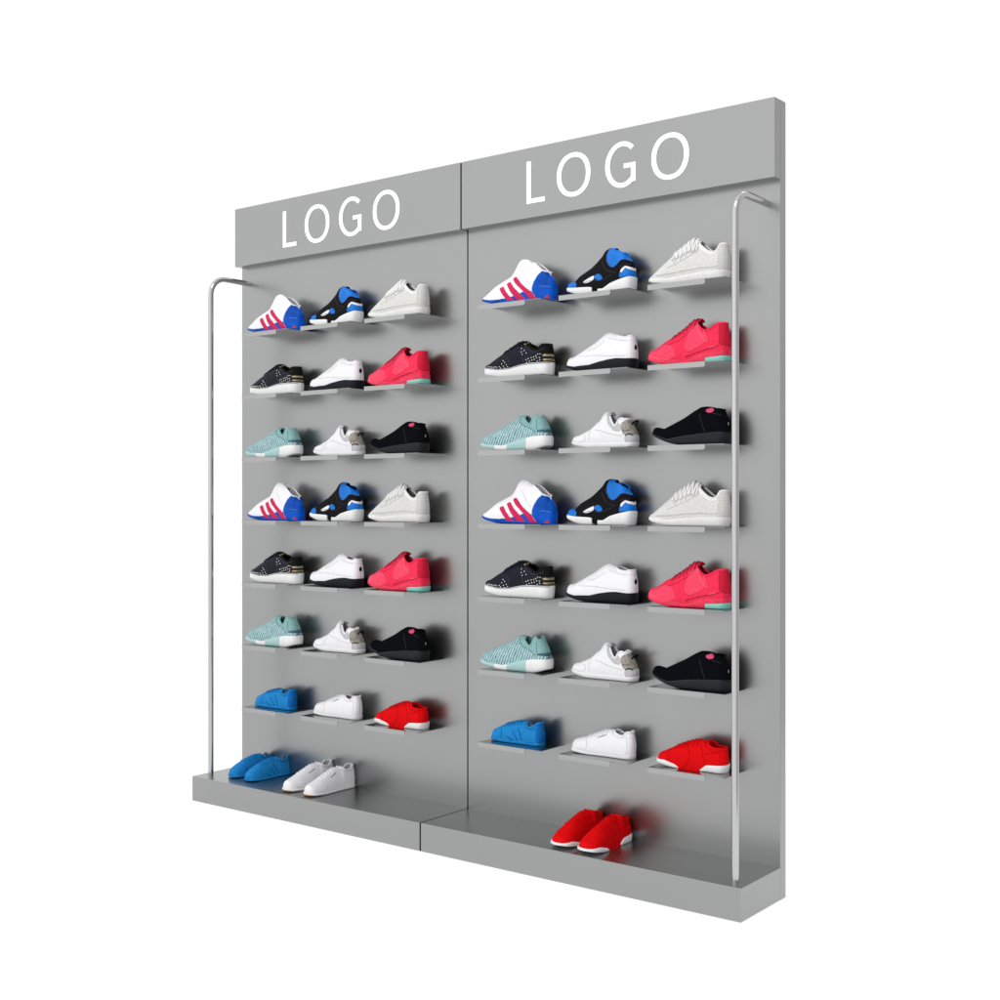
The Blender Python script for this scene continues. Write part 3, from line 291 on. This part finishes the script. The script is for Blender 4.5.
def build_shoe(key, root):
    d, sp = K[key], SPEC[key]; L, W_ = d['L'], d['W']
    zmin = min(z for x, z in d['bt'])
    zmin = min(zmin, .004) if zmin < .01 else zmin
    fixz = lambda t: [(x, max(z-max(0, zmin), 0)) for x, z in t]
    bt = [(x, z) for x, z in mono(fixz(d['bt']))]
    toe_st = d['st'][0][1]
    hb = max(.002, min(bt[0][1]+.004, toe_st-.006)); xs = {'I': .45, 'G': .4}.get(key, .34)*L
    he = bt[-1][1] if bt[-1][1] > .008 else 0
    bt = [(L*i/60, hb*max(0, 1-L*i/60/xs)**1.7 + he*max(0, (i/60-.82)/.18)**1.5) for i in range(61)]
    top = smooth_tab(mono([(0, toe_st+.004)]+[(x, z) for x, z in d['top'][1:]]), L, .006)
    st = smooth_tab(mono([(0, toe_st)]+[(x, z) for x, z in d['st'][1:]]), L, .005)
    bt = smooth_tab(bt, L, .006)
    xr = {'A': .03, 'C': .045, 'B': .06, 'G': .05, 'F': .06}.get(key, .07)*L; zr = lerp(top, xr)
    top = [(x, z if x >= xr else lerp(st, x)+(zr-lerp(st, xr))*math.sqrt(max(0, 1-(1-x/xr)**2))) for x, z in top]
    colr = mono(d['col'])
    EXT = key in 'CDEFGHJKL'
    if EXT: colr = [(x, z) for x, z in colr if x < L*.95]; colr.append((L*1.001, colr[-1][1]))
    xo0, xo1 = colr[0][0], (L*1.001 if EXT else min(colr[-1][0], L*.965))
    colr = [(x, z) for x, z in colr if x <= xo1] or colr
    cs = smooth_tab(colr, L, .005)
    pe0 = sp.get('pe', 2.3)
    def P(s): # superellipse exponent
        return lerp([(0, 2.3), (.2, 2.2), (.45, 1.75), (.62, 2.0), (.8, 2.6), (1, 2.6)], s)
    def zs_(x): return min(lerp(st, x), lerp(top, x)-.004)
    htop = lerp(top, L*.95)
    def ztop(x):
        z = lerp(top, x)
        if xo0 < x < xo1:
            f = min(1, (x-xo0)/.014, 1 if EXT else (xo1-x)/.014)
            f = f*f*(3-2*f); z = z*(1-f)+(lerp(cs, x)+.022)*f
        return z
    def warp(x, z):
        s = x/L; r = max(0, (s-.78)/.22); r = r*r*(3-2*r)
        h = max(0, min(1.2, z/max(htop, .05)))
        return x + r*(.006*math.sin(min(h, 1)*math.pi*.75) - (.034 if key in 'GH' else .012)*max(0, h-.35)**1.3)
    def yoff(x): return .004*math.sin(math.pi*x/L) - .002
    stat = []
    for i in range(NS+1):
        t = i/NS; s = t
        s = .5-.5*math.cos(math.pi*t); s = .55*s+.45*t
        stat.append(s*L)
    def pt(x, th, off=0.):
        s = x/L; w = W_*lerp(FOOT, s)*.96; zs = zs_(x)-.003; zt = ztop(x); p = P(s); c, q = math.cos(th), math.sin(th)
        yy = -w*math.copysign(abs(c)**(2/p), c); zz = zs+(zt-zs)*abs(q)**(2/p)
        # ankle lean and waist
        k = (zz-zs)/max(.001, zt-zs)
        if s > .45: yy *= 1-.12*min(1, (s-.45)/.2)*min(1, k*1.4)
        return Vector((warp(x, zz), yy+yoff(x), zz))
    grid = [[pt(x, math.pi*j/NM) for j in range(NM+1)] for x in stat]
    # normals
    nor = [[None]*(NM+1) for _ in stat]
    for i in range(NS+1):
        for j in range(NM+1):
            a = grid[min(i+1, NS)][j]-grid[max(i-1, 0)][j]; b = grid[i][min(j+1, NM)]-grid[i][max(j-1, 0)]
            n = b.cross(a)
            if n.length < 1e-10:
                n = Vector((-1 if i < NS/2 else 1, 0, .2))
            nor[i][j] = n.normalized()
    tst = nor[NS//3][NM//2]
    if tst.z < 0: nor = [[-n for n in r] for r in nor]
    def opened(i, j):
        c = (grid[i][j]+grid[i+1][j]+grid[i][j+1]+grid[i+1][j+1])/4
        x0 = (stat[i]+stat[i+1])/2
        return xo0 < x0 < xo1 and c.z > lerp(cs, x0)
    def patch(name, m, sel, off, thick, parent=root, smooth=True):
        bm = bmesh.new(); vs = {}
        faces = [(i, j) for i in range(NS) for j in range(NM) if sel(i, j)]
        if not faces: bm.free(); return None
        edges = {}
        for i, j in faces:
            q = [(i, j), (i, j+1), (i+1, j+1), (i+1, j)]
            for a in range(4):
                e = (q[a], q[(a+1) % 4]); edges[e] = edges.get(e, 0)+1
        nb = {}
        for (a, b) in edges:
            if (b, a) not in edges: nb.setdefault(a, set()).add(b); nb.setdefault(b, set()).add(a)
        fix = {k for k in nb if k[1] in (0, NM) or k[0] in (0, NS) or len(nb[k]) != 2}
        pos = {k: grid[k[0]][k[1]].copy() for k in nb}
        for _ in range(7):
            new = {}
            for k, s in nb.items():
                if k in fix: new[k] = pos[k]; continue
                a, b = tuple(s); new[k] = pos[k]*.4+(pos[a]+pos[b])*.3
            pos = new
        def V(k, lay):
            if (k, lay) not in vs:
                i, j = k; o = off if lay == 0 else off-thick
                vs[(k, lay)] = bm.verts.new(pos.get(k, grid[i][j])+nor[i][j]*o)
            return vs[(k, lay)]
        for i, j in faces:
            q = [(i, j), (i, j+1), (i+1, j+1), (i+1, j)]
            try:
                bm.faces.new([V(k, 0) for k in q]); bm.faces.new([V(k, 1) for k in q[::-1]])
            except ValueError: pass
        for (a, b) in edges:
            if (b, a) not in edges:
                try: bm.faces.new((V(b, 0), V(a, 0), V(a, 1), V(b, 1)))
                except ValueError: pass
        bmesh.ops.recalc_face_normals(bm, faces=bm.faces[:])
        return from_bm(name, bm, m, parent, smooth)
    upper = patch('upper', sp['up'], lambda i, j: not opened(i, j), 0, .0022)
    # lining + insole
    xl = xo0-.03
    patch('lining', sp['lin'], lambda i, j: stat[i] > xl and not opened(i, j), -.0026, .0008)
    bm = bmesh.new(); prev = None
    for i in range(NS+1):
        x = stat[i]
        if x < L*.3 or x > L*.97: continue
        w = W_*lerp(FOOT, x/L)*.86; z = zs_(x)+.006
        cur = [bm.verts.new((warp(x, z), yoff(x)+w*k, z)) for k in (-1, -.5, 0, .5, 1)]
        if prev:
            for k in range(4): bm.faces.new((prev[k], prev[k+1], cur[k+1], cur[k]))
        prev = cur
    from_bm('insole', bm, sp['lin'], root, True)
    # zones mirrored on both sides
    lift = .0005
    def area(poly): return lambda i, j: (not opened(i, j)) and inpoly((grid[i][j].x+grid[i+1][j].x)/2, (grid[i][j].z+grid[i][j+1].z)/2, poly)
    def chaikin(P):
        out = []
        for a, b in zip(P, P[1:]+P[:1]):
            out += [(a[0]*.8+b[0]*.2, a[1]*.8+b[1]*.2), (a[0]*.2+b[0]*.8, a[1]*.2+b[1]*.8)]
        return out
    for name, m, poly in d['zones']:
        if key == 'L': continue
        ar = area(poly if name in ('stripe', 'heel_trim', 'side_mark') else chaikin(chaikin(poly)))
        if name in ('stripe', 'side_flash', 'side_patch', 'side_mark'):
            patch(name, m, lambda i, j: j < NM//2-3 and ar(i, j), lift, lift+.0008)
            patch(name, m, lambda i, j: j > NM//2+2 and ar(i, j), lift, lift+.0008)
        else: patch(name, m, ar, lift, lift+.0008)
        lift += .0003
    # sole
    fl = sp.get('flare', 1.03)
    CS = [(-.90, 0), (-.97, .06), (-1.0, .25), (-1.0, .6), (-.985, .88), (-.95, 1.), (-.5, 1.), (0, 1.), (.5, 1.), (.95, 1.), (.985, .88), (1.0, .6), (1.0, .25), (.97, .06), (.90, 0), (.45, 0), (0, 0), (-.45, 0)]
    def sole_part(name, m, xa, xb, zlo=0., zhi=1., grow=0., parent=root):
        bm = bmesh.new(); rings = []
        n = max(10, int(90*(xb-xa)/L))
        for i in range(n+1):
            t = i/n; e = .5-.5*math.cos(math.pi*t); x = xa+(xb-xa)*(.5*e+.5*t)
            s = x/L; w = W_*lerp(FOOT, s)*fl+grow; a, b = lerp(bt, x), zs_(x)+.0008
            if b < a+.003: a = b-.003
            a, b = a+(b-a)*zlo, a+(b-a)*zhi
            ext = .0022*((s-.8)/.2 if s > .8 else -(.2-s)/.2 if s < .2 else 0)
            ext += grow*(1 if s > .9 else -1 if s < .1 else 0) if grow > 0 else 0
            rings.append([bm.verts.new((warp(x, a+(b-a)*q)+ext, yoff(x)+w*p, a+(b-a)*q)) for p, q in CS])
        for A, B in zip(rings, rings[1:]):
            for k in range(len(CS)): bm.faces.new((A[k], A[(k+1) % len(CS)], B[(k+1) % len(CS)], B[k]))
        bm.faces.new(rings[0][::-1]); bm.faces.new(rings[-1])
        bmesh.ops.recalc_face_normals(bm, faces=bm.faces[:])
        o = from_bm(name, bm, m, parent, True)
        md = o.modifiers.new('edge', 'EDGE_SPLIT'); md.split_angle = R(50)
        return o
    if key == 'B':
        sole_part('front_sole', 'white_sole', .0, L*.45, grow=.001); sole_part('heel_sole', 'white_sole', L*.54, L, grow=.0015)
        sole_part('arch', 'b_black', L*.4, L*.6, 0.25, .95, grow=-.004)
    elif key == 'L':
        sole_part('front_sole', 'white_sole', .0, L*.37, grow=.001); sole_part('heel_sole', 'white_sole', L*.69, L, grow=.0015)
        sole_part('arch', 'l_red', L*.35, L*.71, grow=-.0006)
    else:
        so = sole_part('sole', sp['sole'], 0, L)
        if key == 'G':
            sole_part('sole_block', 'g_mint', L*.46, L*.73, .0, 1.05, .0012); sole_part('sole_block', 'g_mint', L*.03, L*.27, .0, 1.02, .0012)
        if key == 'F': sole_part('heel_plug', 'mint', L*.78, L, .0, .5, .0015)
        if key == 'K': sole_part('toe_bumper', 'gum', L*.001, L*.045, .0, .6, .0008)
        if key == 'D': sole_part('welt', 'lining', L*.01, L*.99, .9, .96, .0006)
    # collar rim following the opening
    if xo1-xo0 > .02:
        side = []
        xe1 = min(xo1, L*.994)
        for k in range(31):
            x = xo0+.001+(xe1-xo0-.002)*(1-(1-k/30)**1.6); zc = lerp(cs, x)
            lo, hi = 0., math.pi/2
            for _ in range(24):
                m_ = (lo+hi)/2
                if pt(x, m_).z < zc: lo = m_
                else: hi = m_
            side.append((x, lo))
        a = [pt(x, th) for x, th in side]; b = [pt(x, math.pi-th) for x, th in side]
        xe, te = side[-1]
        bridge = [pt(xe+.0012, te+(math.pi-2*te)*q/10) for q in range(1, 10)]
        bridge = bridge if not EXT else []
        for v in bridge: v.z = min(v.z, lerp(cs, xe)+.004)
        path = a+bridge+b[::-1]
        path = [sum(path[max(0, i-1):i+2], Vector())/len(path[max(0, i-1):i+2]) for i in range(len(path))]
        cm = {'A': 'white', 'B': 'b_blue', 'C': 'c_trim', 'D': 'd_suede', 'E': 'white', 'F': 'f_coral', 'G': 'g_teal', 'H': 'white_knit', 'I': 'i_black', 'J': 'j_blue', 'K': 'white', 'L': 'l_red'}[key]
        from_bm('collar', tube_bm(path, .0026 if sp.get('sock') else .0034, 10), cm, root, True)
        # tongue: a padded tab standing in the throat
        if not sp.get('sock'):
            bm = bmesh.new(); rows = []
            x0 = xo0-.010
            for q in range(9):
                t = q/8; x = x0+(xo0+.004-x0)*t; zc = lerp(top, min(x, xo0-.0005))-.002+.004*t
                rows.append([bm.verts.new((warp(x, zc)+.004*abs(u)*t, yoff(x)+.016*u, zc-.008*u*u-.001)) for u in [-1+k/5 for k in range(11)]])
            for A, B in zip(rows, rows[1:]):
                for k in range(10): bm.faces.new((A[k], A[k+1], B[k+1], B[k]))
            tg = from_bm('tongue', bm, {'D': 'gold', 'F': 'f_dark', 'C': 'c_knit', 'G': 'g_teal', 'H': 'h_grey'}.get(key, cm), root, True)
            md = tg.modifiers.new('pad', 'SOLIDIFY'); md.thickness = .004; md.offset = 1
    # laces
    if 'laces' in sp:
        m, a, b, n, r = sp['laces']; a *= L; b = min(b*L, xo0-.006)
        for k in range(n):
            x = a+(b-a)*k/(n-1); h = .62+.05*k/n
            for sg in (1, -1):
                if sg < 0 and key not in 'C': continue
                path = []
                for q in range(15):
                    t = q/14; th = math.pi/2+(t-.5)*h*(2.6 if key == 'C' else 1.9); xx = x+sg*(t-.5)*.010
                    p0 = pt(xx, th); nn = (pt(xx, th+.05)-pt(xx, th-.05)).cross(pt(xx+.002, th)-pt(xx-.002, th)).normalized()
                    if nn.z < 0: nn = -nn
                    path.append(p0+nn*(.0004+r*.6+r*.4*math.sin(math.pi*t)))
                from_bm('lace', tube_bm(path, r, 6), m, root, True)
    for nm, m, r, poly in d.get('lines', []):
        dense = []
        for a, b in zip(poly, poly[1:]):
            n = max(2, int(math.hypot(b[0]-a[0], b[1]-a[1])/.004))
            dense += [(a[0]+(b[0]-a[0])*q/n, a[1]+(b[1]-a[1])*q/n) for q in range(n)]
        dense.append(poly[-1])
        for _ in range(6): dense = [dense[0]]+[((a[0]+2*b[0]+c[0])/4, (a[1]+2*b[1]+c[1])/4) for a, b, c in zip(dense, dense[1:], dense[2:])]+[dense[-1]]
        for flip in ((0,) if key in 'ABDEGHI' and nm != 'collar_seam' else (0, 1)):
            path = []
            for x, z in dense:
                x = min(max(x, L*.02), L*.985)
                hi = math.pi/2; th = None
                for q in range(90):
                    if pt(x, hi*q/89).z >= z: th = hi*q/89; break
                if th is None: continue
                if flip: th = math.pi-th
                p0 = pt(x, th); nn = (pt(x, th+.04)-pt(x, th-.04)).cross(pt(min(x+.002, L), th)-pt(x-.002, th)).normalized()
                if nn.y*(1 if flip else -1) < 0: nn = -nn
                path.append(p0+nn*(r*.35+.0012))
            path = [p for k, p in enumerate(path) if k == 0 or (p-path[k-1]).length > 1e-4]
            if len(path) > 2: from_bm(nm, tube_bm(path, r*.8, 6), m, root, True)
    if 'studs' in d:
        for sx, sz in d['studs']:
            best = min(((grid[i][j].x-sx)**2+(grid[i][j].z-sz)**2, i, j) for i in range(NS) for j in range(NM//2))
            g, n = grid[best[1]][best[2]], nor[best[1]][best[2]]
            for flip in (1, -1):
                q = Vector((g.x, g.y if flip > 0 else 2*yoff(g.x)-g.y, g.z)); nn = Vector((n.x, n.y*flip, n.z))
                bm = bmesh.new(); bmesh.ops.create_icosphere(bm, subdivisions=1, radius=.0023)
                bmesh.ops.translate(bm, verts=bm.verts[:], vec=q+nn*.0006)
                from_bm('stud', bm, 'stud', root, True)
    if 'stripes' in d:
        S = d['stripes']
        for a, b in zip(S[::2], S[1::2]):
            for flip in (0, 1):
                path = []
                for q in range(9):
                    t = q/8; x, z = a[0]+(b[0]-a[0])*t, a[1]+(b[1]-a[1])*t
                    lo, hi = 0., math.pi/2
                    for _ in range(20):
                        m_ = (lo+hi)/2
                        if pt(x, m_).z < z: lo = m_
                        else: hi = m_
                    p0 = pt(x, lo if not flip else math.pi-lo); path.append(p0)
                from_bm('side_stripe', tube_bm(path, .0016, 6), 'j_lace', root, True)
    if key == 'E':   # dark emblem on the heel
        i = NS-2; bm = bmesh.new(); zc = .068; x = L*.985
        th = [pt(L*.975, math.pi*k/60) for k in range(61)]
        p0 = min(th[:30], key=lambda v: abs(v.z-zc))
        bmesh.ops.create_uvsphere(bm, u_segments=16, v_segments=8, radius=.008)
        for v in bm.verts: v.co = Vector((v.co.x*.25+L*1.012, v.co.y*.9-.004, v.co.z*1.2+zc))
        from_bm('heel_emblem', bm, 'black', root, True)
    if key == 'H':   # pull loop on the heel
        path = [Vector((L*.965+.014*math.sin(a), .012*math.cos(a)-.004, .072+.012*math.sin(a)*1)) for a in [math.pi*k/12 for k in range(13)]]
        from_bm('pull_loop', tube_bm(path, .0028, 8), 'black', root, True)
        path = [Vector((L*.985, yoff(L)+k*.003, .045+.002*abs(k))) for k in range(-6, 7)]
    if key == 'I':
        bm = bmesh.new(); bmesh.ops.create_uvsphere(bm, u_segments=12, v_segments=8, radius=.004)
        for v in bm.verts: v.co = Vector((v.co.x*.3+L*1.01, v.co.y-.006, v.co.z*1.6+.06))
        from_bm('heel_emblem', bm, 'lining', root, True)

# label pieces: what the shoe is, per kind
NAMEOF = dict(
 A=('high_top_sneaker', 'white and blue high sneaker with pink stripes'),
 B=('running_shoe', 'black and azure running shoe with white sole'),
 C=('knit_sneaker', 'pale grey knit sneaker with chunky laces'),
 D=('studded_sneaker', 'studded black sneaker with thick white sole'),
 E=('sock_sneaker', 'plain white sock sneaker with black sole'),
 F=('basketball_shoe', 'coral pink shoe with mint heel plug'),
 G=('knit_runner', 'aqua striped knit runner with white sole'),
 H=('trail_shoe', 'white trainer with grey and taupe heel'),
 I=('slip_on_shoe', 'all black slip-on shoe with pink patch'),
 J=('suede_sneaker', 'bright blue low suede sneaker'),
 K=('tennis_shoe', 'plain white low tennis shoe'),
 L=('court_shoe', 'scarlet red shoe with white sole ends'))
ROWS = ['ABC', 'DEF', 'GHI', 'ABC', 'DEF', 'GHI', 'JKL']
ORD = ['top', 'second', 'third', 'fourth', 'fifth', 'sixth', 'bottom']
proto = {}
def copy_tree(o, parent=None):
    c = o.copy(); col.objects.link(c); c.parent = parent
    for ch in list(kids.get(o.name, [])): copy_tree(ch, c)
    return c
for key in 'ABCDEFGHIJKL':
    nm, lab = NAMEOF[key]
    root = empty(nm, lab, 'shoe', 'pairless shoes on the wall shelves')
    d = K[key]
    build_shoe(key, root)
    dx = -d['L']/2
    for ch in [o for o in col.objects if o.parent == root]:
        ch.data.transform(__import__('mathutils').Matrix.Translation((dx, 0, 0)))
    proto[key] = root
kids = {}
for o in list(col.objects):
    if o.parent: kids.setdefault(o.parent.name, []).append(o)
used = set()
BACK = dict(A=.02, B=.027, C=.022, D=.026, E=.025, F=.022, G=.02, H=.027, I=.006, J=0, K=.008, L=.015)   # how far each kind sits back towards the wall
def place(key, x, y, z, rz, label, group):
    o = proto[key] if key not in used else copy_tree(proto[key]); used.add(key)
    o.location = (x, y, z); o.rotation_euler = (0, 0, rz); o['label'] = label; o['group'] = group
    return o
for side in (1, -1):
    for r, row in enumerate(ROWS):
        for c, key in enumerate(row):
            d = K[key]; lab = NAMEOF[key][1]
            pn = 'right' if side > 0 else 'left'
            jit = R(random.uniform(-.8, .8)) if side < 0 else 0
            dy = BACK[key]
            place(key, d['X']+d['L']/2+(0 if side > 0 else -W)-.53*dy, d['yc']+dy, SZ0+.0005-r*SDZ, jit,
                  f"{lab}, {ORD[r]} row, {pn} unit", 'single shoes displayed on the wall shelves')
PAIRS = [('J', -1.045, -0.0859, 87, 'bright blue suede sneaker on the base, leftmost of all the shoes there'), ('J', -0.945, -0.0909, 87, 'bright blue suede sneaker on the base, beside the white pair'), ('K', -0.695, -0.1106, 87, 'white tennis shoe on the base, next to the blue pair'), ('K', -0.578, -0.1136, 87, 'white tennis shoe on the base, right one of the white pair'), ('L', 0.555, -0.1226, 88, 'scarlet red shoe on the base, left one of the red pair'), ('L', 0.66, -0.1266, 88, 'scarlet red shoe on the base, right one of the red pair')]
for key, x, y, rz, label in PAIRS:
    place(key, x, y, ZB+.0008, R(rz), label, 'shoe pairs standing on the base')

# ------------------------------------------------------------------ world and added light
w = D.worlds.new('World'); scn.world = w; w.use_nodes = True
nt = w.node_tree; bg = nt.nodes['Background']
tc = nt.nodes.new('ShaderNodeTexCoord'); sx = nt.nodes.new('ShaderNodeSeparateXYZ'); nt.links.new(tc.outputs['Generated'], sx.inputs[0])
def mth(op, a, b=None, clamp=False):
    n = nt.nodes.new('ShaderNodeMath'); n.operation = op; n.use_clamp = clamp
    for k, v in enumerate((a, b)):
        if v is None: continue
        if isinstance(v, (int, float)): n.inputs[k].default_value = v
        else: nt.links.new(v, n.inputs[k])
    return n.outputs[0]
front = mth('MAXIMUM', mth('MULTIPLY', sx.outputs['Y'], -1.), 0.)
right = mth('MAXIMUM', sx.outputs['X'], 0.)
I = mth('MAXIMUM', mth('SUBTRACT', mth('ADD', mth('MULTIPLY', front, .32), 1.04), mth('MULTIPLY', right, .5)), .5)
nt.links.new(I, bg.inputs['Strength'])
mx = nt.nodes.new('ShaderNodeMix'); mx.data_type = 'RGBA'; mx.inputs['A'].default_value = (1, 1, 1, 1); mx.inputs['B'].default_value = (.96, .92, 1, 1)
nt.links.new(right, mx.inputs['Factor']); nt.links.new(mx.outputs['Result'], bg.inputs['Color'])
def area(name, loc, target, size, power, sy=None):
    l = D.lights.new(name, 'AREA'); l.energy = power; l.size = size
    if sy: l.shape = 'RECTANGLE'; l.size_y = sy
    o = D.objects.new(name, l); col.objects.link(o); o.location = loc
    o.rotation_euler = (Vector(target)-Vector(loc)).to_track_quat('-Z', 'Y').to_euler()
    return o
area('added_key_light', (1.2, -3.2, 6.5), (0, 0, 1.2), 1.5, 90)  # unseen soft light from above, added for top light and highlights

# ------------------------------------------------------------------ camera
cam = D.cameras.new('camera'); co = D.objects.new('camera', cam); col.objects.link(co); scn.camera = co
co.location = (2.8401, -3.5109, 1.1942); co.rotation_euler = (R(90), 0, .6547)
cam.sensor_width = 36; cam.lens = 36*1.2683884; cam.clip_end = 300
scn.view_settings.view_transform = 'Standard'; scn.view_settings.look = 'None'; scn.view_settings.exposure = 0
scn.render.engine = 'CYCLES'; scn.cycles.max_bounces = 10
